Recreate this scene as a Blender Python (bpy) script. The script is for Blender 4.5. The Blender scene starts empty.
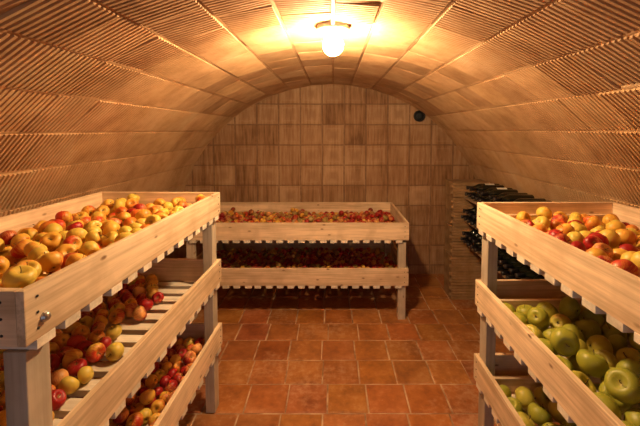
import bpy, bmesh, math, random
import numpy as np
from mathutils import Vector, Matrix, Euler, Quaternion

random.seed(7)
RNG = np.random.default_rng(11)
C = bpy.context.scene.collection
scene = bpy.context.scene

# ------------------------------------------------------------------ camera
PITCH = math.radians(3.0)
FPX = 364.0
CAM_H = 1.65
cam_d = bpy.data.cameras.new('camera')
cam = bpy.data.objects.new('camera', cam_d)
C.objects.link(cam)
cam.location = (0, 0, CAM_H)
cam.rotation_euler = (math.radians(90) - PITCH, 0, 0)
cam_d.sensor_width = 36
cam_d.lens = FPX / 640 * 36
cam_d.shift_x = -13 / 640
CY = 130 + FPX * math.tan(PITCH)
cam_d.shift_y = -(213 - CY) / 640
cam_d.clip_start = 0.05
scene.camera = cam


def project(x, y, z):
    z -= CAM_H
    c = y * math.cos(PITCH) - z * math.sin(PITCH)
    d = -y * math.sin(PITCH) - z * math.cos(PITCH)
    if c < 0.05:
        return None
    return 333 + FPX * x / c, CY + FPX * d / c


# ------------------------------------------------------------------ world, light, exposure
LAMP_RADIANCE = 960.0
LAMP_COLOR = (1.0, 0.69, 0.37)
DOOR_POWER = 7.0
DOOR_COLOR = (0.72, 0.84, 1.0)
world = bpy.data.worlds.new('world')
scene.world = world
world.use_nodes = True
world.node_tree.nodes['Background'].inputs[0].default_value = (0.55, 0.7, 1.0, 1)
world.node_tree.nodes['Background'].inputs[1].default_value = 0.0
scene.view_settings.view_transform = 'Standard'
scene.view_settings.look = 'None'
scene.view_settings.gamma = 1
scene.view_settings.use_curve_mapping = False
scene.view_settings.exposure = 0.12
ld = bpy.data.lights.new('daylight_through_door', 'AREA')
ld.shape = 'RECTANGLE'
ld.size = 1.0
ld.size_y = 1.8
ld.energy = DOOR_POWER
ld.color = DOOR_COLOR
lo = bpy.data.objects.new('daylight_through_door', ld)
C.objects.link(lo)
lo.location = (0, -1.56, 1.0)
lo.rotation_euler = (math.radians(90), 0, 0)     # light shines along +Y


# ------------------------------------------------------------------ material helpers
class NT:
    def __init__(self, name):
        self.m = bpy.data.materials.new(name)
        self.m.use_nodes = True
        self.t = self.m.node_tree
        self.b = self.t.nodes['Principled BSDF']

    def n(self, typ, **kw):
        x = self.t.nodes.new(typ)
        for k, v in kw.items():
            if k.startswith('i_'):
                k = k[2:]
                x.inputs[int(k) if k.isdigit() else k].default_value = v
            else:
                setattr(x, k, v)
        return x

    def l(self, a, b):
        self.t.links.new(a, b)

    def math(self, op, a, b=None, c=None, clamp=False):
        x = self.t.nodes.new('ShaderNodeMath')
        x.operation = op
        x.use_clamp = clamp
        for i, v in enumerate((a, b, c)):
            if v is None:
                continue
            if isinstance(v, (int, float)):
                x.inputs[i].default_value = v
            else:
                self.l(v, x.inputs[i])
        return x.outputs[0]

    def ramp(self, fac, stops):
        x = self.t.nodes.new('ShaderNodeValToRGB')
        e = x.color_ramp.elements
        while len(e) < len(stops):
            e.new(0.5)
        for i, (p, c) in enumerate(stops):
            e[i].position = p
            e[i].color = (*c, 1) if len(c) == 3 else c
        self.l(fac, x.inputs[0])
        return x.outputs[0]

    def mix(self, fac, a, b, mode='MIX'):
        x = self.t.nodes.new('ShaderNodeMix')
        x.data_type = 'RGBA'
        x.blend_type = mode
        for s, v in ((0, fac), (6, a), (7, b)):
            if isinstance(v, (int, float)):
                x.inputs[s].default_value = v
            elif isinstance(v, tuple):
                x.inputs[s].default_value = (*v, 1)
            else:
                self.l(v, x.inputs[s])
        return x.outputs[2]

    def noise(self, vec, scale, detail=3, rough=0.55):
        x = self.n('ShaderNodeTexNoise')
        x.inputs['Scale'].default_value = scale
        x.inputs['Detail'].default_value = detail
        x.inputs['Roughness'].default_value = rough
        if vec is not None:
            self.l(vec, x.inputs['Vector'])
        return x.outputs[0]

    def mapping(self, vec, scale, loc=None):
        x = self.n('ShaderNodeMapping')
        self.l(vec, x.inputs[0])
        x.inputs['Scale'].default_value = scale
        if loc is not None:
            self.l(loc, x.inputs['Location'])
        return x.outputs[0]

    def bump(self, h, strength, dist):
        x = self.n('ShaderNodeBump')
        x.inputs['Strength'].default_value = strength
        x.inputs['Distance'].default_value = dist
        self.l(h, x.inputs['Height'])
        self.l(x.outputs[0], self.b.inputs['Normal'])

    def base(self, col):
        if isinstance(col, tuple):
            self.b.inputs['Base Color'].default_value = (*col, 1)
        else:
            self.l(col, self.b.inputs['Base Color'])

    def rough(self, v):
        self.b.inputs['Roughness'].default_value = v


def wood(name, light, dark, knot, rough=0.7):
    s = NT(name)
    co = s.n('ShaderNodeTexCoord').outputs['Object']
    rnd = s.n('ShaderNodeObjectInfo').outputs['Random']
    off = s.n('ShaderNodeCombineXYZ')
    s.l(s.math('MULTIPLY', rnd, 37.0), off.inputs[0])
    s.l(s.math('MULTIPLY', rnd, 11.0), off.inputs[1])
    s.l(s.math('MULTIPLY', rnd, 23.0), off.inputs[2])
    v = s.mapping(co, (1, 1, 1), off.outputs[0])
    warp = s.noise(s.mapping(v, (2.0, 6, 6)), 1.0, 2)
    grain = s.noise(s.mapping(v, (2.2, 60, 60)), 1.5, 4, 0.65)
    band = s.noise(s.mapping(v, (1.0, 22, 22)), 1.2, 3)
    g = s.math('ADD', s.math('MULTIPLY', grain, 0.5), s.math('MULTIPLY', band, 0.55))
    g = s.math('ADD', g, s.math('MULTIPLY', warp, 0.2))
    col = s.ramp(g, [(0.46, dark), (0.72, light)])
    vo = s.n('ShaderNodeTexVoronoi')
    s.l(s.mapping(v, (6.5, 1.5, 15)), vo.inputs['Vector'])
    vo.inputs['Scale'].default_value = 1.0
    k = s.ramp(vo.outputs['Distance'], [(0.05, (1, 1, 1)), (0.12, (0, 0, 0))])
    col = s.mix(k, col, knot)
    blot = s.noise(v, 7.0, 3)
    col = s.mix(s.math('MULTIPLY', s.math('SUBTRACT', blot, 0.45, clamp=True), 2.4), col, dark)
    tone = s.math('ADD', s.math('MULTIPLY', rnd, 0.28), 0.86)
    hsv = s.n('ShaderNodeHueSaturation')
    s.l(col, hsv.inputs['Color'])
    s.l(tone, hsv.inputs['Value'])
    s.base(hsv.outputs[0])
    s.rough(rough)
    s.bump(g, 0.35, 0.0015)
    return s.m


M = {}
M['board'] = wood('pine_board', (0.84, 0.63, 0.41), (0.48, 0.32, 0.18), (0.20, 0.095, 0.04))
M['post'] = wood('post_timber', (0.54, 0.45, 0.34), (0.36, 0.28, 0.20), (0.16, 0.10, 0.06))
M['slat'] = wood('slat_timber', (0.80, 0.70, 0.56), (0.56, 0.46, 0.34), (0.2, 0.13, 0.08))


def clay(name, attr=True, tint=(0.66, 0.42, 0.235), dark=(0.40, 0.215, 0.11), pale=(0.76, 0.56, 0.38)):
    s = NT(name)
    co = s.n('ShaderNodeTexCoord').outputs['Object']
    n1 = s.noise(co, 2.1, 4)
    n2 = s.noise(co, 9.0, 5, 0.65)
    n3 = s.noise(s.mapping(co, (6, 60, 60)), 1.0, 3)
    f = s.math('ADD', s.math('MULTIPLY', n1, 0.55), s.math('MULTIPLY', n2, 0.45))
    col = s.ramp(f, [(0.34, dark), (0.52, tint), (0.72, pale)])
    if attr:
        a = s.n('ShaderNodeAttribute', attribute_name='tone')
        col = s.mix(1.0, col, a.outputs['Color'], 'MULTIPLY')
    s.base(col)
    s.rough(0.85)
    s.bump(s.math('ADD', n2, s.math('MULTIPLY', n3, 0.4)), 0.5, 0.003)
    return s.m


M['vault'] = clay('ribbed_clay', tint=(0.46, 0.265, 0.125), dark=(0.30, 0.15, 0.06), pale=(0.55, 0.37, 0.21))
M['block'] = clay('stacked_clay', attr=False, tint=(0.31, 0.18, 0.08), dark=(0.18, 0.10, 0.04), pale=(0.40, 0.26, 0.14))


def tile_wall(name):
    s = NT(name)
    co = s.n('ShaderNodeTexCoord').outputs['Object']
    sep = s.n('ShaderNodeSeparateXYZ')
    s.l(co, sep.inputs[0])
    TW, TH = 0.2455, 0.2295
    wob = s.math('MULTIPLY', s.math('SUBTRACT', s.noise(co, 3.0, 2), 0.5), 0.016)
    u = s.math('DIVIDE', s.math('ADD', s.math('ADD', sep.outputs[0], 10 * TW + 0.120), wob), TW)
    w = s.math('DIVIDE', s.math('ADD', s.math('ADD', sep.outputs[2], 10 * TH - 1.481), wob), TH)
    fu = s.math('SUBTRACT', s.math('FRACT', u), 0.5)
    fw = s.math('SUBTRACT', s.math('FRACT', w), 0.5)
    au, aw = s.math('ABSOLUTE', fu), s.math('ABSOLUTE', fw)
    d = s.math('MAXIMUM', au, aw)
    joint = s.ramp(d, [(0.452, (0, 0, 0)), (0.480, (1, 1, 1))])
    cell = s.n('ShaderNodeCombineXYZ')
    s.l(s.math('FLOOR', u), cell.inputs[0])
    s.l(s.math('FLOOR', w), cell.inputs[1])
    wn = s.n('ShaderNodeTexWhiteNoise')
    s.l(cell.outputs[0], wn.inputs[0])
    r = wn.outputs['Value']
    n1 = s.noise(co, 3.0, 4)
    n2 = s.noise(s.mapping(co, (34, 34, 3)), 1.0, 4, 0.65)
    n3 = s.noise(co, 22, 4)
    n4 = s.noise(s.mapping(co, (4.5, 4.5, 0.8)), 1.0, 3)
    f = s.math('ADD', s.math('MULTIPLY', n1, 0.2), s.math('MULTIPLY', n2, 0.42))
    f = s.math('ADD', f, s.math('MULTIPLY', n4, 0.28))
    f = s.math('ADD', f, s.math('MULTIPLY', r, 0.10))
    f = s.math('ADD', f, 0.03)
    col = s.ramp(f, [(0.40, (0.15, 0.068, 0.026)), (0.50, (0.33, 0.17, 0.075)), (0.64, (0.50, 0.31, 0.165))])
    # pressed square pattern in the middle of each tile
    sq = s.math('ADD', d, s.math('MULTIPLY', s.math('SUBTRACT', n3, 0.5), 0.16))
    inner = s.ramp(sq, [(0.10, (1, 1, 1)), (0.24, (0, 0, 0))])
    col = s.mix(s.math('MULTIPLY', inner, s.math('MULTIPLY', r, 0.6)), col, (0.30, 0.155, 0.075))
    ring = s.ramp(sq, [(0.27, (0, 0, 0)), (0.32, (1, 1, 1)), (0.37, (0, 0, 0))])
    col = s.mix(s.math('MULTIPLY', ring, s.math('MULTIPLY', r, 0.16)), col, (0.66, 0.48, 0.32))
    col = s.mix(s.math('MULTIPLY', joint, s.math('ADD', s.math('MULTIPLY', n3, 1.2), 0.05)), col, (0.17, 0.085, 0.045))
    s.base(col)
    s.rough(0.8)
    h = s.math('SUBTRACT', s.math('MULTIPLY', n2, 0.6), joint)
    s.bump(h, 0.6, 0.004)
    return s.m


M['tile_wall'] = tile_wall('clay_tile_wall')


def floor_mat():
    s = NT('terracotta_floor')
    co = s.n('ShaderNodeTexCoord').outputs['Object']
    a = s.n('ShaderNodeAttribute', attribute_name='tone')
    n1 = s.noise(co, 5.5, 4, 0.6)
    n2 = s.noise(co, 26, 5, 0.6)
    n3 = s.noise(co, 1.6, 3)
    f = s.math('ADD', s.math('MULTIPLY', n1, 0.65), s.math('MULTIPLY', n2, 0.35))
    col = s.ramp(f, [(0.33, (0.22, 0.068, 0.020)), (0.52, (0.39, 0.140, 0.036)), (0.70, (0.52, 0.25, 0.10))])
    col = s.mix(1.0, col, a.outputs['Color'], 'MULTIPLY')
    dust = s.ramp(s.math('ADD', s.math('MULTIPLY', n3, 0.6), s.math('MULTIPLY', n2, 0.4)), [(0.52, (0, 0, 0)), (0.64, (1, 1, 1))])
    col = s.mix(s.math('MULTIPLY', dust, 0.5), col, (0.50, 0.34, 0.21))
    s.base(col)
    s.l(s.ramp(f, [(0.3, (0.38,) * 3), (0.7, (0.62,) * 3)]), s.b.inputs['Roughness'])
    s.bump(s.math('ADD', n1, s.math('MULTIPLY', n2, 0.5)), 0.5, 0.004)
    return s.m


M['floor'] = floor_mat()
g = NT('grout')
gc = g.n('ShaderNodeTexCoord').outputs['Object']
g.base(g.ramp(g.noise(gc, 8, 4), [(0.35, (0.26, 0.15, 0.08)), (0.62, (0.62, 0.45, 0.29))]))
g.rough(0.9)
M['grout'] = g.m


def plain(name, col, rough=0.5, metal=0.0, spec=None):
    s = NT(name)
    co = s.n('ShaderNodeTexCoord').outputs['Object']
    n = s.noise(co, 40, 2)
    a = tuple(c * 0.85 for c in col)
    b = tuple(min(1, c * 1.15) for c in col)
    s.base(s.ramp(n, [(0.35, a), (0.65, b)]))
    s.rough(rough)
    s.b.inputs['Metallic'].default_value = metal
    return s.m


M['steel'] = plain('steel', (0.5, 0.48, 0.45), 0.35, 0.9)
M['iron'] = plain('dark_nail_iron', (0.06, 0.05, 0.045), 0.6, 0.5)
M['white_plastic'] = plain('white_plastic', (0.75, 0.72, 0.66), 0.4)
M['black_pipe'] = plain('black_pipe', (0.01, 0.01, 0.01), 0.6)
M['stem'] = plain('apple_stem', (0.11, 0.06, 0.025), 0.8)
M['calyx'] = plain('apple_calyx', (0.05, 0.035, 0.015), 0.9)
M['label_paper'] = plain('label_paper', (0.75, 0.70, 0.60), 0.6)
M['capsule'] = plain('bottle_capsule', (0.015, 0.012, 0.014), 0.35)
M['shelf'] = wood('shelf_plank', (0.36, 0.25, 0.15), (0.22, 0.14, 0.08), (0.15, 0.09, 0.05))
b_ = NT('dark_bottle_glass')
b_.base((0.006, 0.008, 0.005))
b_.rough(0.12)
b_.b.inputs['Coat Weight'].default_value = 0.3
M['bottle'] = b_.m
e_ = NT('lamp_globe')
e_.base((0.9, 0.85, 0.7))
e_.b.inputs['Emission Color'].default_value = (*LAMP_COLOR, 1)
e_.b.inputs['Emission Strength'].default_value = LAMP_RADIANCE
M['globe'] = e_.m


def apple_mat(name, base, base2, blush, amount, soft=0.28):
    s = NT(name)
    co = s.n('ShaderNodeTexCoord').outputs['Object']
    rnd = s.n('ShaderNodeObjectInfo').outputs['Random']
    off = s.n('ShaderNodeCombineXYZ')
    s.l(s.math('MULTIPLY', rnd, 19.0), off.inputs[0])
    s.l(s.math('MULTIPLY', rnd, 7.0), off.inputs[1])
    s.l(s.math('MULTIPLY', rnd, 13.0), off.inputs[2])
    v = s.mapping(co, (1, 1, 1), off.outputs[0])
    sep = s.n('ShaderNodeSeparateXYZ')
    s.l(co, sep.inputs[0])
    x = s.math('MULTIPLY', sep.outputs[0], 26.0)      # about -1 .. 1 over the fruit
    z = s.math('MULTIPLY', sep.outputs[2], 26.0)
    # meridian streaks
    nrm = s.n('ShaderNodeVectorMath', operation='NORMALIZE')
    flat = s.mapping(co, (1, 1, 0.12))
    s.l(flat, nrm.inputs[0])
    st = s.noise(s.mapping(nrm.outputs[0], (1, 1, 1), off.outputs[0]), 9.0, 3, 0.7)
    n1 = s.noise(v, 22, 2)
    n2 = s.noise(v, 260, 2)
    f = s.math('MULTIPLY', x, 0.42)
    f = s.math('ADD', f, s.math('MULTIPLY', s.math('SUBTRACT', st, 0.5), 1.5))
    f = s.math('ADD', f, s.math('MULTIPLY', s.math('SUBTRACT', n1, 0.5), 1.2))
    f = s.math('ADD', f, s.math('MULTIPLY', s.math('SUBTRACT', rnd, 0.5), 0.9))
    f = s.math('ADD', f, amount)
    f = s.math('DIVIDE', f, soft * 2, clamp=True)
    col = s.mix(s.math('MULTIPLY', n1, 1.0), base, base2)
    col = s.mix(f, col, blush)
    r2 = s.math('ADD', s.math('POWER', sep.outputs[0], 2.0), s.math('POWER', sep.outputs[1], 2.0))
    cav = s.ramp(s.math('MULTIPLY', s.math('SQRT', r2), 100.0), [(0.35, (1, 1, 1)), (1.0, (0, 0, 0))])
    col = s.mix(s.math('MULTIPLY', cav, 0.65), col, (0.33, 0.25, 0.06))
    spots = s.ramp(n2, [(0.66, (0, 0, 0)), (0.74, (1, 1, 1))])
    col = s.mix(s.math('MULTIPLY', spots, 0.35), col, (0.75, 0.6, 0.3))
    s.base(col)
    s.rough(0.42)
    s.b.inputs['Specular IOR Level'].default_value = 0.4
    return s.m


AP = {
    'yellow': apple_mat('apple_yellow', (0.74, 0.50, 0.075), (0.60, 0.44, 0.07), (0.74, 0.22, 0.03), -0.22),
    'blush': apple_mat('apple_blushed', (0.78, 0.44, 0.06), (0.70, 0.36, 0.05), (0.52, 0.04, 0.014), 0.08),
    'orange': apple_mat('apple_orange', (0.76, 0.36, 0.04), (0.72, 0.42, 0.06), (0.62, 0.09, 0.015), 0.12, 0.4),
    'red': apple_mat('apple_red', (0.80, 0.30, 0.08), (0.72, 0.40, 0.12), (0.34, 0.010, 0.010), 0.52),
    'green': apple_mat('apple_green', (0.40, 0.37, 0.04), (0.27, 0.27, 0.025), (0.66, 0.50, 0.08), -0.45, 0.45),
    'green_blush': apple_mat('apple_green_blushed', (0.58, 0.46, 0.065), (0.38, 0.34, 0.035), (0.72, 0.26, 0.04), -0.42),
    'crimson': apple_mat('apple_crimson', (0.50, 0.20, 0.06), (0.40, 0.22, 0.07), (0.26, 0.012, 0.012), 0.40),
    'russet': apple_mat('apple_russet', (0.42, 0.26, 0.07), (0.28, 0.22, 0.05), (0.38, 0.06, 0.02), -0.05),
}
LOOK = {
    'yellow': ('yellow_apple', 'yellow apple'),
    'blush': ('blushed_apple', 'red-blushed yellow apple'),
    'orange': ('orange_apple', 'orange-flushed apple'),
    'red': ('red_apple', 'deep red apple'),
    'crimson': ('crimson_apple', 'dark crimson apple'),
    'green': ('green_apple', 'plain green apple'),
    'green_blush': ('yellow_green_apple', 'orange-flushed yellow-green apple'),
    'russet': ('russet_apple', 'dull russet apple'),
}


# ------------------------------------------------------------------ object helpers
def mesh_from(name, verts, faces, mat=None, smooth=False):
    me = bpy.data.meshes.new(name)
    me.from_pydata([tuple(v) for v in verts], [], faces)
    me.update()
    if mat is not None:
        for m in (mat if isinstance(mat, (list, tuple)) else [mat]):
            me.materials.append(m)
    if smooth:
        me.polygons.foreach_set('use_smooth', [True] * len(me.polygons))
    return me


def link(name, me, parent=None, loc=(0, 0, 0), rot=(0, 0, 0)):
    o = bpy.data.objects.new(name, me)
    C.objects.link(o)
    o.location = loc
    o.rotation_euler = rot
    if parent is not None:
        o.parent = parent
    return o


def tag(o, label=None, cat=None, group=None, kind=None):
    for k, v in (('label', label), ('category', cat), ('group', group), ('kind', kind)):
        if v:
            o[k] = v
    return o


def empty(name, loc, rz=0.0):
    o = bpy.data.objects.new(name, None)
    C.objects.link(o)
    o.location = loc
    o.rotation_euler = (0, 0, rz)
    o.empty_display_size = 0.1
    return o


def box_mesh(name, sx, sy, sz, mat, bevel=0.0025, seed=None, wob=0.0):
    """a box centred on its own origin, long edge along X, with softened edges"""
    bm = bmesh.new()
    bmesh.ops.create_cube(bm, size=1)
    for v in bm.verts:
        v.co = Vector((v.co.x * sx, v.co.y * sy, v.co.z * sz))
    if bevel:
        bmesh.ops.bevel(bm, geom=bm.edges[:], offset=bevel, segments=2, affect='EDGES', profile=0.6)
    if wob:
        r = random.Random(seed)
        a, b = r.uniform(-wob, wob), r.uniform(-wob, wob)
        for v in bm.verts:
            v.co.z += a * (v.co.x / sx) + b * math.cos(v.co.x / sx * 3.0)
    me = bpy.data.meshes.new(name)
    bm.to_mesh(me)
    bm.free()
    me.materials.append(mat)
    return me


def lathe(name, prof, seg, mat, axis='Z'):
    vs, fs = [], []
    for r, z in prof:
        for k in range(seg):
            a = 2 * math.pi * k / seg
            vs.append((r * math.cos(a), r * math.sin(a), z))
    n = len(prof)
    for i in range(n - 1):
        for k in range(seg):
            k2 = (k + 1) % seg
            fs.append((i * seg + k, i * seg + k2, (i + 1) * seg + k2, (i + 1) * seg + k))
    fs.append(tuple(reversed(range(seg))))
    fs.append(tuple((n - 1) * seg + k for k in range(seg)))
    return mesh_from(name, vs, fs, mat, smooth=True)


# ------------------------------------------------------------------ the vault
VA, VB, VC, VX = 1.765, 1.725, 0.44, -0.015      # half width, rise, springing height, centre
Y0, Y1 = -1.5, 4.10
STRIP = math.radians(7.72)


def arch(theta, r=0.0):
    """theta from the top, positive to +X; r pushes inwards"""
    return VX + (VA - r) * math.sin(theta), VC + (VB - r) * math.cos(theta)


def build_vault():
    rng = random.Random(3)
    vs, fs, tone = [], [], []
    PITCHR = 0.0235

    def add_grid(rows, cols, f, tn):
        base = len(vs)
        for a in rows:
            for y in cols:
                x, z = arch(a[0], f(a[0], a[1], y))
                vs.append((x, y, z))
                tone.append(tn(y))
        nc = len(cols)
        for i in range(len(rows) - 1):
            for j in range(nc - 1):
                p = base + i * nc + j
                fs.append((p, p + 1, p + nc + 1, p + nc))

    th0 = math.radians(-0.9)
    edges = [th0 + STRIP * k + (math.radians(1.4) if k <= 0 else 0) for k in range(-12, 13)]
    edges = [max(-math.pi / 2, min(math.pi / 2, e)) for e in edges]
    for a0, a1 in zip(edges, edges[1:]):
        if a1 - a0 < 0.01:
            continue
        phase = rng.uniform(0, 1)
        # blocks along the strip
        blocks = []
        y = Y0 + rng.uniform(0, 0.01)
        L = PITCHR * 11
        ph = rng.choice((0.0, 0.5)) * L
        y = Y0 - ph
        while y < Y1:
            t = rng.uniform(0.88, 1.06)
            smooth = 1.0
            tl = 1.0
            if y > 1.5:
                t = rng.uniform(0.94, 1.05)
                tl = 0.35
            if y > 1.5:
                smooth = rng.choice((0.12, 0.2, 0.35, 0.5)) + 0.35 * max(0, 2.1 - y)
                if abs(a0 + a1) / 2 > 0.62:
                    smooth = 1.0 if y < 2.7 else rng.choice((0.5, 0.8))
            elif y > 1.1:
                smooth = rng.choice((0.6, 0.9, 1.0))
            blocks.append((y, y + L, (t * rng.uniform(0.98, 1.02), t, t * rng.uniform(0.95, 1.02)),
                           tl * rng.uniform(-0.003, 0.003), tl * rng.uniform(-0.010, 0.010), smooth, tl * rng.uniform(-0.01, 0.01)))
            y += L
        cols = []
        prof = {}
        for b in blocks:
            for i in range(11):
                for q, h in ((0.04, 0.0), (0.30, 0.0), (0.42, 1.0), (0.88, 1.0)):
                    yy = b[0] + (i + q) * PITCHR + (0.002 if i == 0 and q < .1 else 0)
                    if Y0 <= yy <= Y1:
                        cols.append(yy)
                        jog = -0.6 if (i == 0 and q < 0.35) else 0.0
                        prof[yy] = (h, b, jog)
        cols = [Y0] + cols + [Y1]
        prof[Y0] = (0, blocks[0], 0)
        prof[Y1] = (0, blocks[-1], 0)
        m = 0.0035
        rows = [(a0 + m * 0.4, -4.0), (a0 + m, 0.0), (a0 + m + 0.002, 1.0)]
        n = 4
        rows += [(a0 + m + 0.002 + (a1 - a0 - 2 * m - 0.004) * k / n, 1.0) for k in range(1, n + 1)]
        rows += [(a1 - m, 0.0), (a1 - m * 0.4, -4.0)]
        mid = 0.5 * (a0 + a1)

        def f(a, e, y):
            h, b, jog = prof[y]
            rr = 0.0065 * h * b[5] * max(e, 0) + 0.0025 * e + jog * 0.004
            rr += b[3] + b[4] * (a - mid) / (a1 - a0) + b[6] * (y - b[0]) * 1.0
            # chord: blocks are flat, the arch is made of short facets
            rr += VB * (1 - math.cos(a - mid)) * -1.0 + VB * (1 - math.cos((a1 - a0) / 2))
            return rr

        add_grid(rows, cols, f, lambda y: prof[y][1][2])
        # mortar bead on the joint towards +X
        mc = [Y0 + (Y1 - Y0) * k / 420 for k in range(421)]
        wob = {y: rng.uniform(-0.0035, 0.0035) for y in mc}

        def fm(a, e, y):
            am = 0.25 + 0.75 * max(0.0, min(1.0, (1.5 - y) / 0.6))
            am *= 0.15 + 0.85 * min(1.0, max(0.0, abs(a) - 0.15) / 0.6)
            return e * (0.0042 * am + 1.3 * wob[y] * am) + (1 - e) * -0.012 + 0.0032
        w = 0.0088
        tm = rng.uniform(0.95, 1.08)
        add_grid([(a1 - w, 0.0), (a1 - w * 0.62, 0.85), (a1 - w * 0.2, 1.0), (a1 + w * 0.25, 1.0), (a1 + w * 0.62, 0.85), (a1 + w, 0.0)] if a1 < math.pi / 2 - 0.02 else [(a1 - w, 0), (a1, 0.2)],
                 mc, fm, lambda y: (tm, tm, tm))
    me = mesh_from('ceiling', vs, fs, M['vault'])
    at = me.color_attributes.new('tone', 'FLOAT_COLOR', 'POINT')
    at.data.foreach_set('color', [c for t in tone for c in (*t, 1.0)])
    o = link('ceiling', me)
    tag(o, 'barrel vault of ribbed clay blocks over the whole cellar', 'ceiling', kind='structure')
    return o


build_vault()


def arch_wall(name, y, door=None, thick=0.12, outward=1):
    """end wall under the arch; optional door opening (half width, height)"""
    pts = []
    n = 60
    for k in range(n + 1):
        a = -math.pi / 2 + math.pi * k / n
        pts.append((VX + (VA + 0.02) * math.sin(a), VC + (VB + 0.02) * math.cos(a)))
    poly = [(VX - VA - 0.02, -0.02)] + pts + [(VX + VA + 0.02, -0.02)]
    if door:
        hw, hh = door
        poly += [(hw, -0.02), (hw, hh), (-hw, hh), (-hw, -0.02)]
    bm = bmesh.new()
    v = [bm.verts.new((p[0], 0, p[1])) for p in poly]
    f = bm.faces.new(v)
    r = bmesh.ops.extrude_face_region(bm, geom=[f])
    for e in r['geom']:
        if isinstance(e, bmesh.types.BMVert):
            e.co.y += thick * outward
    bmesh.ops.triangulate(bm, faces=[q for q in bm.faces if len(q.verts) > 4])
    bmesh.ops.recalc_face_normals(bm, faces=bm.faces[:])
    me = bpy.data.meshes.new(name)
    bm.to_mesh(me)
    bm.free()
    me.materials.append(M['tile_wall'])
    o = link(name, me, loc=(0, y, 0))
    return tag(o, kind='structure')


tag(arch_wall('wall_back', Y1), 'end wall of square clay tiles under the vault', 'wall')
tag(arch_wall('wall_front', Y0, door=(0.5, 1.9), outward=-1), 'entrance wall with an open doorway', 'wall')
for nm, sx in (('wall_left', -1), ('wall_right', 1)):
    me = box_mesh(nm, 0.1, Y1 - Y0, VC + 0.04, M['tile_wall'], 0)
    tag(link(nm, me, loc=(VX + sx * (VA + 0.045), (Y0 + Y1) / 2, VC / 2)), 'low side wall of clay below the springing of the vault', 'wall', kind='structure')


def build_floor():
    rng = random.Random(5)
    vs, fs, mi, tone = [], [], [], []
    RW, TWD = 0.2465, 0.2455
    xs0, xs1 = -1.85, 1.85
    vs += [(xs0, Y0 - .1, -0.006), (xs1, Y0 - .1, -0.006), (xs1, Y1 + .1, -0.006), (xs0, Y1 + .1, -0.006),
           (xs0, Y0 - .1, -0.1), (xs1, Y0 - .1, -0.1), (xs1, Y1 + .1, -0.1), (xs0, Y1 + .1, -0.1)]
    fs += [(0, 1, 2, 3), (7, 6, 5, 4), (0, 4, 5, 1), (2, 6, 7, 3), (1, 5, 6, 2), (3, 7, 4, 0)]
    mi += [1] * 6
    tone += [(1, 1, 1)] * 8
    y = 2.042 - RW * 15
    row = 0
    while y < Y1:
        ph = -0.062 + rng.uniform(-0.035, 0.035) - TWD * 8
        x = ph
        while x < xs1:
            gx, gy = rng.uniform(0.003, 0.006), rng.uniform(0.003, 0.006)
            a = [(x + gx, y + gy), (x + TWD - gx, y + gy), (x + TWD - gx, y + RW - gy), (x + gx, y + RW - gy)]
            a = [(max(xs0, min(xs1, p + rng.uniform(-.0015, .0015))), max(Y0 - .1, min(Y1 + .1, q + rng.uniform(-.0015, .0015)))) for p, q in a]
            cx = sum(p for p, _ in a) / 4
            cy = sum(q for _, q in a) / 4
            if a[1][0] - a[0][0] > 0.02 and a[2][1] - a[1][1] > 0.02:
                b = len(vs)
                tz = [rng.uniform(-0.0015, 0.0005) for _ in range(4)]
                t = rng.uniform(0.84, 1.10)
                tn = (t, t * rng.uniform(0.85, 1.12), t * rng.uniform(0.8, 1.2))
                for (p, q) in a:
                    vs.append((p, q, -0.006))
                for (p, q), dz in zip(a, tz):
                    vs.append((p + (cx - p) * 0.012, q + (cy - q) * 0.012, -0.002 + dz))
                for (p, q), dz in zip(a, tz):
                    vs.append((p + (cx - p) * 0.06, q + (cy - q) * 0.06, dz))
                tone += [tn] * 12
                for ring in (0, 4):
                    for k in range(4):
                        k2 = (k + 1) % 4
                        fs.append((b + ring + k, b + ring + k2, b + ring + 4 + k2, b + ring + 4 + k))
                        mi.append(0)
                fs.append((b + 8, b + 9, b + 10, b + 11))
                mi.append(0)
            x += TWD
        y += RW
        row += 1
    me = mesh_from('floor', vs, fs, [M['floor'], M['grout']])
    me.polygons.foreach_set('material_index', mi)
    at = me.color_attributes.new('tone', 'FLOAT_COLOR', 'POINT')
    at.data.foreach_set('color', [c for t in tone for c in (*t, 1.0)])
    tag(link('floor', me), 'floor of square terracotta tiles with pale grout', 'floor', kind='structure')


build_floor()


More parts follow.
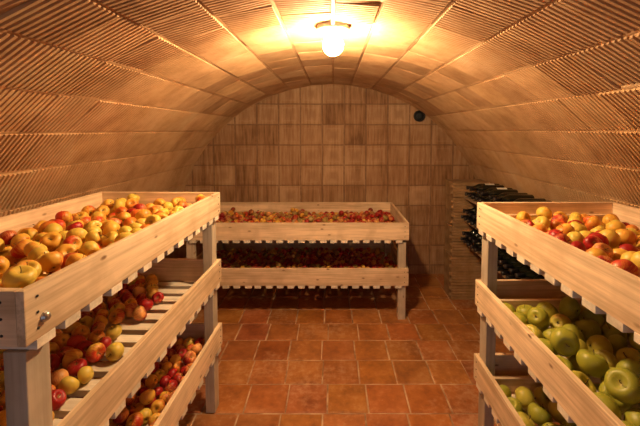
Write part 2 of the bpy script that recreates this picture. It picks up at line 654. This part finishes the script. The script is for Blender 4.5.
# ------------------------------------------------------------------ slatted apple racks
def rack(label, loc, rz, L, W, trays, h, post, pitch=0.093, extra_rail=False, bolt=False):
    """local x along the length, y from the aisle side to the wall side. trays = rim heights"""
    root = tag(empty('apple_rack', (loc[0], loc[1], 0), rz), label, 'rack')
    T = 0.020
    pw, pl = post
    top = max(trays)
    sl = 0.024
    k = 0
    for (px, py) in ((T + pl / 2, T + pw / 2), (L - T - pl / 2, T + pw / 2), (T + pl / 2, W - T - pw / 2), (L - T - pl / 2, W - T - pw / 2)):
        H = top - h - sl - 0.001
        me = box_mesh('post', H, pw, pl, M['post'], 0.003)
        # long axis of the mesh is X: stand it up
        link('post', me, root, (px, py, H / 2), (0, -math.pi / 2, 0))
    slat_me = box_mesh('slat', W - 0.002, 0.056, sl, M['slat'], 0.001)
    for ti, rim in enumerate(trays):
        zc = rim - h / 2
        fb = link('front_board', box_mesh('front_board', L, T, h, M['board'], 0.0025, ti, 0.0015), root, (L / 2, T / 2, zc))
        hb = h + 0.03 if ti == 0 else h
        bb = link('back_board', box_mesh('back_board', L, T, h, M['board'], 0.0025, ti + 9, 0.0015), root, (L / 2, W - T / 2, zc))
        ends = []
        for ex in (T / 2, L - T / 2):
            ends.append(link('end_board', box_mesh('end_board', W - 2 * T - 0.001, T, h, M['board'], 0.0025), root, (ex, W / 2, zc), (0, 0, math.pi / 2)))
        if extra_rail:
            inn = T * 1.5 + (pl if ti else 0.001)
            for ex in (inn, L - inn):
                hh = h * 0.55
                link('end_rail', box_mesh('end_rail', W - 2 * T - 0.001, T, hh, M['board'], 0.0025), root, (ex, W / 2, rim - h + hh / 2 + 0.001), (0, 0, math.pi / 2))
        n = int((L - 0.02) / pitch)
        st = (L - (n - 1) * pitch) / 2
        for i in range(n):
            link('slat', slat_me, root, (st + i * pitch + random.uniform(-0.004, 0.004), W / 2 + random.uniform(-0.002, 0.002), rim - h - sl / 2 + 0.0005), (0, 0, math.pi / 2 + random.uniform(-0.006, 0.006)))
        # nails driven through the board ends
        nail = NAIL
        for s_, xx in ((0, T + 0.015), (1, L - T - 0.015)):
            for q in (0.2, 0.5, 0.8):
                link('nail', nail, fb, (xx - L / 2, -T / 2 - 0.0006, h * (q - 0.5)), (math.pi / 2, 0, 0))
        for e, sgn in ((ends[0], 1), (ends[1], -1)):
            for q in (0.2, 0.5, 0.8):
                link('nail', nail, e, (-(W / 2 - T - 0.035), sgn * (T / 2 + 0.0006), h * (q - 0.5)), (-sgn * math.pi / 2, 0, 0))
        if bolt and ti == 0:
            link('bolt', BOLT, fb, (0.055 - L / 2, -T / 2, -h * 0.16), (math.pi / 2, 0, 0))
    return root


NAIL = lathe('nail', [(0.0035, 0.0), (0.0035, 0.0012), (0.002, 0.002)], 10, M['iron'])
BOLT = lathe('bolt', [(0.013, 0.0), (0.013, 0.002), (0.0105, 0.003), (0.0105, 0.006), (0.008, 0.0095), (0.003, 0.011)], 20, M['steel'])

HL = 0.13
LR = dict(loc=(-0.700, 0.805), rz=math.radians(88.5), L=1.325, W=0.715, trays=(1.285, 0.885, 0.495), h=HL, post=(0.055, 0.07))
RR = dict(loc=(0.731, 1.831), rz=math.radians(-89.4), L=1.325, W=0.700, trays=(1.285, 0.885, 0.495), h=HL, post=(0.048, 0.075))
BR = dict(loc=(-1.285, 3.068), rz=0.0, L=1.935, W=0.905, trays=(0.857, 0.460), h=0.150, post=(0.06, 0.065))
rack('three-tier pine rack with a steel bolt in its top board, holding yellow and red apples', bolt=True, **LR)
rack('three-tier pine rack with green apples in its two lower trays', extra_rail=True, **RR)
rack('long two-tier pine rack of small red apples standing by the tiled end wall', **BR)

# ------------------------------------------------------------------ apples
APPLE_MESHES = []


def apple_mesh(seed, lod):
    r = random.Random(seed)
    seg, rings = (20, 14) if lod else (12, 8)
    hgt = r.uniform(0.84, 0.93)
    con = r.uniform(0.03, 0.11)
    ph = r.uniform(0, 6)
    lob = r.uniform(0.015, 0.035)
    asy = r.uniform(-0.06, 0.06)
    prof = []
    vs, fs = [], []
    R = 0.038
    for i in range(rings + 1):
        t = math.pi * (0.03 + 0.94 * i / rings)
        for k in range(seg):
            a = 2 * math.pi * k / seg
            rho = R * math.sin(t) ** 0.92 * (1 + con * math.cos(t))
            rho *= 1 + lob * math.cos(5 * a + ph) * (0.35 + 0.65 * (1 - math.cos(t)) / 2)
            z = R * hgt * math.cos(t)
            z -= R * 0.42 * math.exp(-(t / 0.33) ** 2)
            z += R * 0.30 * math.exp(-((math.pi - t) / 0.30) ** 2)
            z += asy * rho * math.cos(a)
            vs.append((rho * math.cos(a), rho * math.sin(a), z))
    for i in range(rings):
        for k in range(seg):
            k2 = (k + 1) % seg
            fs.append((i * seg + k, (i + 1) * seg + k, (i + 1) * seg + k2, i * seg + k2))
    fs.append(tuple(range(seg)))
    fs.append(tuple(reversed([rings * seg + k for k in range(seg)])))
    return vs, fs


AM = {}


def get_apple(cls, i, lod):
    key = (cls, i, lod)
    if key not in AM:
        vs, fs = apple_mesh(i * 7 + 1, lod)
        AM[key] = mesh_from('apple_' + cls, vs, fs, AP[cls], smooth=True)
    return AM[key]


def stem_mesh():
    vs, fs = [], []
    pts = [(0, 0, 0.016), (0.0008, 0, 0.024), (0.0025, 0, 0.031), (0.0055, 0, 0.037)]
    rad = [0.0013, 0.0011, 0.0011, 0.0017]
    for (x, y, z), r in zip(pts, rad):
        for k in range(6):
            a = k * math.pi / 3
            vs.append((x + r * math.cos(a), y + r * math.sin(a), z))
    for i in range(3):
        for k in range(6):
            k2 = (k + 1) % 6
            fs.append((i * 6 + k, i * 6 + k2, (i + 1) * 6 + k2, (i + 1) * 6 + k))
    fs.append((18, 19, 20, 21, 22, 23))
    return mesh_from('stem', vs, fs, M['stem'], True)


def calyx_mesh():
    vs, fs = [(0, 0, -0.0225)], []
    for k in range(10):
        a = k * math.pi / 5
        r = 0.0062 if k % 2 == 0 else 0.0026
        vs.append((r * math.cos(a), r * math.sin(a), -0.0285 if k % 2 == 0 else -0.0245))
    for k in range(10):
        fs.append((0, 1 + (k + 1) % 10, 1 + k))
        fs.append((0, 1 + k, 1 + (k + 1) % 10))
    return mesh_from('calyx', vs, fs[0::2], M['calyx'])


STEM, CALYX = stem_mesh(), calyx_mesh()


def settle(n, L, W, rmin, rmax, tilt, seed, region=None, iters=260, heap=None):
    """drop n spheres into a tray L x W and let them come to rest"""
    rg = np.random.default_rng(seed)
    r = rg.uniform(rmin, rmax, n)
    x0, x1, y0, y1 = region or (0, L, 0, W)
    p = np.stack([rg.uniform(x0 + rmax, x1 - rmax, n), rg.uniform(y0 + rmax, y1 - rmax, n), r + rg.uniform(0, 0.12, n) + np.arange(n) / n * 0.15], 1)
    g = np.array([tilt[0], tilt[1], -1.0])
    g = g / np.linalg.norm(g)
    for it in range(iters):
        step = 0.006 * (1 - it / iters) + 0.0006
        p += g * step * (1 if it < iters - 40 else 0.15)
        for sub in range(2):
            d = p[:, None, :] - p[None, :, :]
            dist = np.sqrt((d ** 2).sum(2)) + 1e-9
            tgt = (r[:, None] + r[None, :]) * 0.985
            ov = np.clip(tgt - dist, 0, None)
            np.fill_diagonal(ov, 0)
            p += (d / dist[:, :, None] * (ov * 0.34)[:, :, None]).sum(1)
            p[:, 0] = np.clip(p[:, 0], r + 0.002, L - r - 0.002)
            p[:, 1] = np.clip(p[:, 1], r + 0.002, W - r - 0.002)
            p[:, 2] = np.maximum(p[:, 2], r * 0.97 + 0.001)
    return p, r


ZX = ('at the end nearest the entrance', 'in the middle of', 'at the far end of')
ZY = ('by the front board', 'midway back', 'by the back board')


def fill(R, ti, n, size, mixw, seed, tilt, tray_label, short, group, region=None, parts=True, flip=False, pad_ends=0.0, iters=260):
    L, W, h = R['L'], R['W'], R['h']
    T = 0.02
    rim = R['trays'][ti]
    iL, iW = L - 2 * T - 2 * pad_ends, W - 2 * T
    p, r = settle(n, iL, iW, size[0], size[1], tilt, seed, region, iters)
    rg = random.Random(seed * 31)
    mat = Matrix.Translation((R['loc'][0], R['loc'][1], 0)) @ Matrix.Rotation(R['rz'], 4, 'Z')
    classes = list(mixw)
    pw, pl = R['post']
    made = 0
    for i in range(n):
        lx, ly = p[i][0] + T + pad_ends, p[i][1] + T
        # posts stand in the corners of the lower trays
        if ti > 0 and (lx < T + pl + r[i] * .9 or lx > L - T - pl - r[i] * .9) and (ly < T + pw + r[i] * .9 or ly > W - T - pw - r[i] * .9):
            continue
        w = mat @ Vector((lx, ly, rim - h + p[i][2]))
        q = project(*w)
        if q is None or q[0] < -45 or q[0] > 690 or q[1] > 480:
            continue
        u = lx / L
        zx = min(2, int(u * 3))
        if flip:
            zx = 2 - zx
        zy = min(2, int(ly / W * 3))
        # bias of colour along the tray
        wts = []
        for c in classes:
            b = mixw[c]
            wts.append(b(u, ly / W) if callable(b) else b)
        cls = rg.choices(classes, wts)[0]
        nm, word = LOOK[cls]
        if not parts:
            nm, word = 'small_' + nm, 'small ' + word
        o = bpy.data.objects.new(nm, get_apple(cls, rg.randrange(6), parts))
        C.objects.link(o)
        s = float(r[i]) / 0.038 * 0.935
        o.scale = (s, s, s)
        o.location = w
        o.rotation_mode = 'XYZ'
        # apples lie at any angle but seldom upside down
        o.rotation_euler = (rg.gauss(0, 0.95), rg.gauss(0, 0.95), rg.uniform(0, 6.283))
        if zx == 1:
            lab = f'{word} {ZY[zy]} in the middle of {short}'
        else:
            lab = f'{word} {ZY[zy]}, {"far" if zx == 2 else "near"} end of {short}'
        tag(o, lab, 'apple', group)
        if parts:
            for nme, me in (('stem', STEM), ('calyx', CALYX)):
                c = bpy.data.objects.new(nme, me)
                C.objects.link(c)
                c.parent = o
        made += 1
    print('tray', short, 'apples', made)


fill(LR, 0, 300, (0.031, 0.037), {'yellow': 5, 'orange': 2.2, 'blush': 3, 'red': lambda u, v: 1.0 if u < .9 else 0}, 1, (0.0, -0.14), '', 'bolted rack top tray', 'apples in the top tray of the bolted rack')
fill(LR, 1, 155, (0.030, 0.037), {'yellow': 1.4, 'orange': 1.4, 'blush': 3.4, 'red': 4.2}, 2, (-0.05, 0.2), '', 'bolted rack middle tray', 'apples in the middle tray of the bolted rack')
fill(LR, 2, 250, (0.029, 0.036), {'yellow': 0.5, 'orange': 0.5, 'blush': 2.4, 'red': 6}, 3, (0.0, -0.05), '', 'bolted rack bottom tray', 'apples in the bottom tray of the bolted rack')
fill(RR, 0, 270, (0.031, 0.038), {'yellow': 3.0, 'orange': 1.8, 'blush': 3.4, 'red': 3}, 4, (0.03, -0.10), '', 'green-apple rack top tray', 'apples in the top tray of the rack with green apples', flip=True, pad_ends=0.023)
fill(RR, 1, 82, (0.044, 0.052), {'green': 5, 'green_blush': 3}, 5, (0.02, -0.02), '', 'green-apple rack middle tray', 'green apples in the middle tray', flip=True, pad_ends=0.117)
fill(RR, 2, 72, (0.043, 0.052), {'green': 5, 'green_blush': 2.5}, 6, (0.0, -0.1), '', 'green-apple rack bottom tray', 'green apples in the bottom tray', flip=True, pad_ends=0.117)
fill(BR, 0, 620, (0.028, 0.032), {'orange': 0.7, 'russet': lambda u, v: 4 - 3.2 * (u > .74), 'blush': 2.0, 'crimson': 1.5, 'red': lambda u, v: 2.4 + 9 * (u > .76)}, 7, (0, 0), '', 'end-wall rack upper tray', 'small apples in the upper tray of the end wall rack', parts=False, iters=170)
fill(BR, 1, 440, (0.028, 0.032), {'russet': lambda u, v: 3 - 2 * (u > .6), 'blush': 1.0, 'red': lambda u, v: 0.6 + 2.5 * (u > .5), 'crimson': 3.5}, 8, (0, 0), '', 'end-wall rack lower tray', 'small apples in the lower tray of the end wall rack', parts=False, iters=150)

# ------------------------------------------------------------------ ceiling lamp and conduit
lx, ly = VX + 0.015, 1.80
zc = arch(0.0, 0.0)[1] - 0.022
lamp = tag(empty('ceiling_lamp', (lx, ly, zc)), 'round ceiling lamp with a glowing glass globe under the crown of the vault', 'lamp')
base = lathe('lamp_base', [(0.064, 0.03), (0.078, 0.012), (0.082, -0.002), (0.080, -0.010), (0.072, -0.016), (0.045, -0.020), (0.040, -0.034), (0.030, -0.041)], 40, M['white_plastic'])
link('lamp_base', base, lamp)
gp = [(0.0305 * 1.0, -0.040)]
for k in range(1, 15):
    a = math.pi * k / 15
    gp.append((0.031 * (1 - k / 15) * 0 + 0.050 * math.sin(0.55 + (math.pi - 0.55) * k / 15), -0.082 + 0.050 * math.cos(0.55 + (math.pi - 0.55) * k / 15)))
gp.append((0.002, -0.132))
link('globe', lathe('globe', gp, 32, M['globe']), lamp)

cz = arch(0, 0)[1] - 0.022
vs, fs = [], []
nseg = 60
for i in range(nseg + 1):
    y = Y0 + 0.02 + (ly - 0.085 - Y0 - 0.02) * i / nseg
    for k in range(10):
        a = 2 * math.pi * k / 10
        vs.append((0.008 * math.cos(a) + lx + 0.001 * math.sin(i * .7), y, cz + 0.008 * math.sin(a)))
for i in range(nseg):
    for k in range(10):
        k2 = (k + 1) % 10
        fs.append((i * 10 + k, i * 10 + k2, (i + 1) * 10 + k2, (i + 1) * 10 + k))
fs.append(tuple(range(10)))
fs.append(tuple(reversed([nseg * 10 + k for k in range(10)])))
cond = tag(link('cable_conduit', mesh_from('cable_conduit', vs, fs, M['white_plastic'], True)), 'pale cable conduit running along the crown of the vault to the lamp', 'conduit')
for y in (1.35, 0.75, 0.15):
    link('clip', box_mesh('clip', 0.03, 0.014, 0.022, M['steel'], 0.002), cond, (lx, y, cz + 0.003))

# ------------------------------------------------------------------ vent pipe in the end wall
vp = [(0.062, 0.0), (0.062, 0.035), (0.050, 0.035), (0.048, -0.0)]
vent = tag(link('vent_pipe', mesh_from('vent_pipe', *(lambda P, S: (
    [(r * math.cos(2 * math.pi * k / S), r * math.sin(2 * math.pi * k / S), z) for r, z in P for k in range(S)],
    [(i * S + k, i * S + (k + 1) % S, (i + 1) * S + (k + 1) % S, (i + 1) * S + k) for i in range(len(P) - 1) for k in range(S)]
))(vp, 28), M['black_pipe'], True), None, (0.965, Y1 - 0.001, 1.807), (math.pi / 2, 0, 0)), 'black round vent pipe opening high in the tiled end wall', 'pipe')
link('pipe_mouth', lathe('pipe_mouth', [(0.050, 0.0), (0.050, 0.004), (0.02, 0.002)], 24, M['black_pipe']), vent, (0, 0, 0.002))

# ------------------------------------------------------------------ clay blocks and bottle shelves
PX0, PX1, PY = 1.150, 1.56, 3.46


def clay_block(w, d, h, seed):
    """hollow extruded clay block, ribbed faces, flutes on its left end"""
    rg = random.Random(seed)
    prof = []
    nr = 5
    for k in range(nr):      # ribbed front face (facing -Y)
        z0 = h * k / nr
        prof += [(-d / 2, z0 + 0.1 * h / nr), (-d / 2 - 0.0, z0 + 0.55 * h / nr), (-d / 2 + 0.006, z0 + 0.65 * h / nr), (-d / 2 + 0.006, z0 + 0.95 * h / nr)]
    prof += [(d / 2, h), (d / 2, 0)]
    vs = [(-w / 2 + rg.uniform(0, .0), y, z) for y, z in prof] + [(w / 2, y, z) for y, z in prof]
    n = len(prof)
    fs = [(i, (i + 1) % n, n + (i + 1) % n, n + i) for i in range(n)]
    fs += [tuple(range(n - 1, -1, -1)), tuple(range(n, 2 * n))]
    # flutes: rounded lugs standing out of the end
    for k in range(2):
        b = len(vs)
        for q in range(8):
            a = 2 * math.pi * q / 8
            vs.append((-w / 2 + 0.002, -d / 2 + 0.03 + 0.025 * math.cos(a), h * (0.27 + 0.46 * k) + 0.022 * math.sin(a)))
        for q in range(8):
            a = 2 * math.pi * q / 8
            vs.append((-w / 2 - 0.016, -d / 2 + 0.03 + 0.016 * math.cos(a), h * (0.27 + 0.46 * k) + 0.014 * math.sin(a)))
        for q in range(8):
            q2 = (q + 1) % 8
            fs.append((b + q, b + q2, b + 8 + q2, b + 8 + q))
        fs.append(tuple(b + 8 + q for q in range(8)))
    me = mesh_from('clay_block', vs, fs, M['block'])
    bm = bmesh.new()
    bm.from_mesh(me)
    bmesh.ops.recalc_face_normals(bm, faces=bm.faces[:])
    bm.to_mesh(me)
    bm.free()
    return me


NB = 8
BH = 1.150 / NB
ORD = ['standing on the floor', 'second from the floor', 'third from the floor', 'fourth from the floor', 'fifth from the floor', 'third from the top', 'second from the top', 'topmost']
for k in range(NB):
    wdt = PX1 - PX0 - (0.05 if k >= 6 else 0)
    dd = 0.24
    jx, jy = random.uniform(-0.006, 0.006), random.uniform(-0.006, 0.004)
    o = link('clay_block', clay_block(wdt, dd, BH - 0.004, k), None, (PX0 + wdt / 2 + jx, PY + dd / 2 + jy, k * BH + 0.001))
    tag(o, f'ribbed clay block beside the bottles, {ORD[k]} in its stack', 'block', 'clay blocks stacked at the end of the bottle shelves')

# bottle shelves, run from the clay stack towards the entrance along the vault
SY0, SY1 = 1.98, PY - 0.012
shelf_top = [1.015, 0.800, 0.590]
names = ['top plank of the bottle shelves', 'middle plank of the bottle shelves', 'lowest plank of the bottle shelves']
unit = tag(empty('bottle_rack', (1.40, (SY0 + SY1) / 2, 0)), 'low rack of planks on clay piers holding dark wine bottles beside the vault', 'rack')
for st_ in shelf_top:
    link('shelf', box_mesh('shelf', SY1 - SY0, 0.30, 0.018, M['shelf'], 0.002), unit, (0.0, 0, st_ - 0.009), (0, 0, math.pi / 2))
for yy in (SY0 + 0.03, (SY0 + SY1) / 2 + 0.22):
    link('upright', box_mesh('upright', 1.015 - 0.019, 0.025, 0.20, M['shelf'], 0.002), unit, (0.04, yy - (SY0 + SY1) / 2, (1.015 - 0.019) / 2), (0, -math.pi / 2, 0))

bprof = [(0.026, 0.004), (0.034, 0.0), (0.0375, 0.006), (0.0378, 0.16), (0.0365, 0.185), (0.028, 0.205), (0.0175, 0.222), (0.0145, 0.240), (0.014, 0.285), (0.0155, 0.286), (0.0155, 0.295), (0.013, 0.297)]
BOT = lathe('wine_bottle', bprof, 24, M['bottle'])
CAPS = lathe('capsule', [(0.0150, 0.240), (0.0150, 0.283), (0.0163, 0.286), (0.0163, 0.298), (0.004, 0.299)], 20, M['capsule'])


def label_mesh():
    S = 16
    vs, fs = [], []
    for z in (0.05, 0.135):
        for k in range(S + 1):
            a = math.pi * (-0.8 + 1.6 * k / S)
            vs.append((0.0384 * math.cos(a), 0.0384 * math.sin(a), z))
    for k in range(S):
        fs.append((k, k + 1, S + 2 + k, S + 1 + k))
    return mesh_from('bottle_label', vs, fs, M['label_paper'], True)


LABEL = label_mesh()


def bottle(x, y, z, yaw, label, group, roll, paper):
    # axis of the mesh is Z (base to neck); lay it down with the neck towards -X
    o = link('wine_bottle', BOT)
    o.rotation_mode = 'QUATERNION'
    q = Matrix.Rotation(yaw, 4, 'Z') @ Matrix.Rotation(-math.pi / 2, 4, 'Y') @ Matrix.Rotation(roll, 4, 'Z')
    o.rotation_quaternion = q.to_quaternion()
    o.location = (x, y, z)
    link('capsule', CAPS, o)
    if paper:
        link('bottle_label', LABEL, o)
    tag(o, label, 'bottle', group)
    return o


rg = random.Random(21)
BD = 0.0385
where = ['on the top plank', 'on the middle plank', 'on the lowest plank']
for si, st_ in enumerate(shelf_top):
    y = SY1 - 0.075
    j = 0
    ups = [SY0 + 0.03, (SY0 + SY1) / 2 + 0.22]
    row = []
    while y > SY0 + 0.09:
        if si > 0 and any(abs(y - u) < 0.055 for u in ups):
            y -= 0.02
            continue
        row.append(y)
        y -= 0.0805
    for j, y in enumerate(row):
        end = 'by the clay stack' if y > 2.9 else 'towards the near end'
        paper = (si == 0 and j == 5)
        lab = f'dark wine bottle lying {where[si]} of the bottle rack {end}'
        if paper:
            lab = 'dark wine bottle with a pale paper label, ' + ('sixth from the clay stack')
        bottle(1.535 if si == 0 else 1.50, y, st_ + BD, rg.uniform(-0.004, 0.004), lab, f'bottles lying {where[si]}', rg.uniform(-0.3, 0.3), paper)
    # second layer resting in the hollows of the first
    for j in range(len(row) - 1):
        if row[j] - row[j + 1] > 0.09 or (si == 0 and j % 3 == 2) or j > 12:
            continue
        ym = 0.5 * (row[j] + row[j + 1])
        dz = math.sqrt((2 * 0.0382) ** 2 - ((row[j] - row[j + 1]) / 2) ** 2)
        paper = si == 0 and j in (0, 3)
        if paper:
            lab = 'dark wine bottle with a pale paper label, uppermost ' + ('beside the clay stack' if j == 0 else 'midway along the top plank')
        else:
            end = 'by the clay stack' if ym > 2.9 else 'towards the near end'
            lab = f'dark wine bottle in the second layer {where[si]} {end}'
        bottle(1.53 if si == 0 else 1.50, ym, st_ + BD + dz, rg.uniform(-0.005, 0.005), lab, f'bottles in the second layer {where[si]}', rg.uniform(-0.3, 0.3), paper)
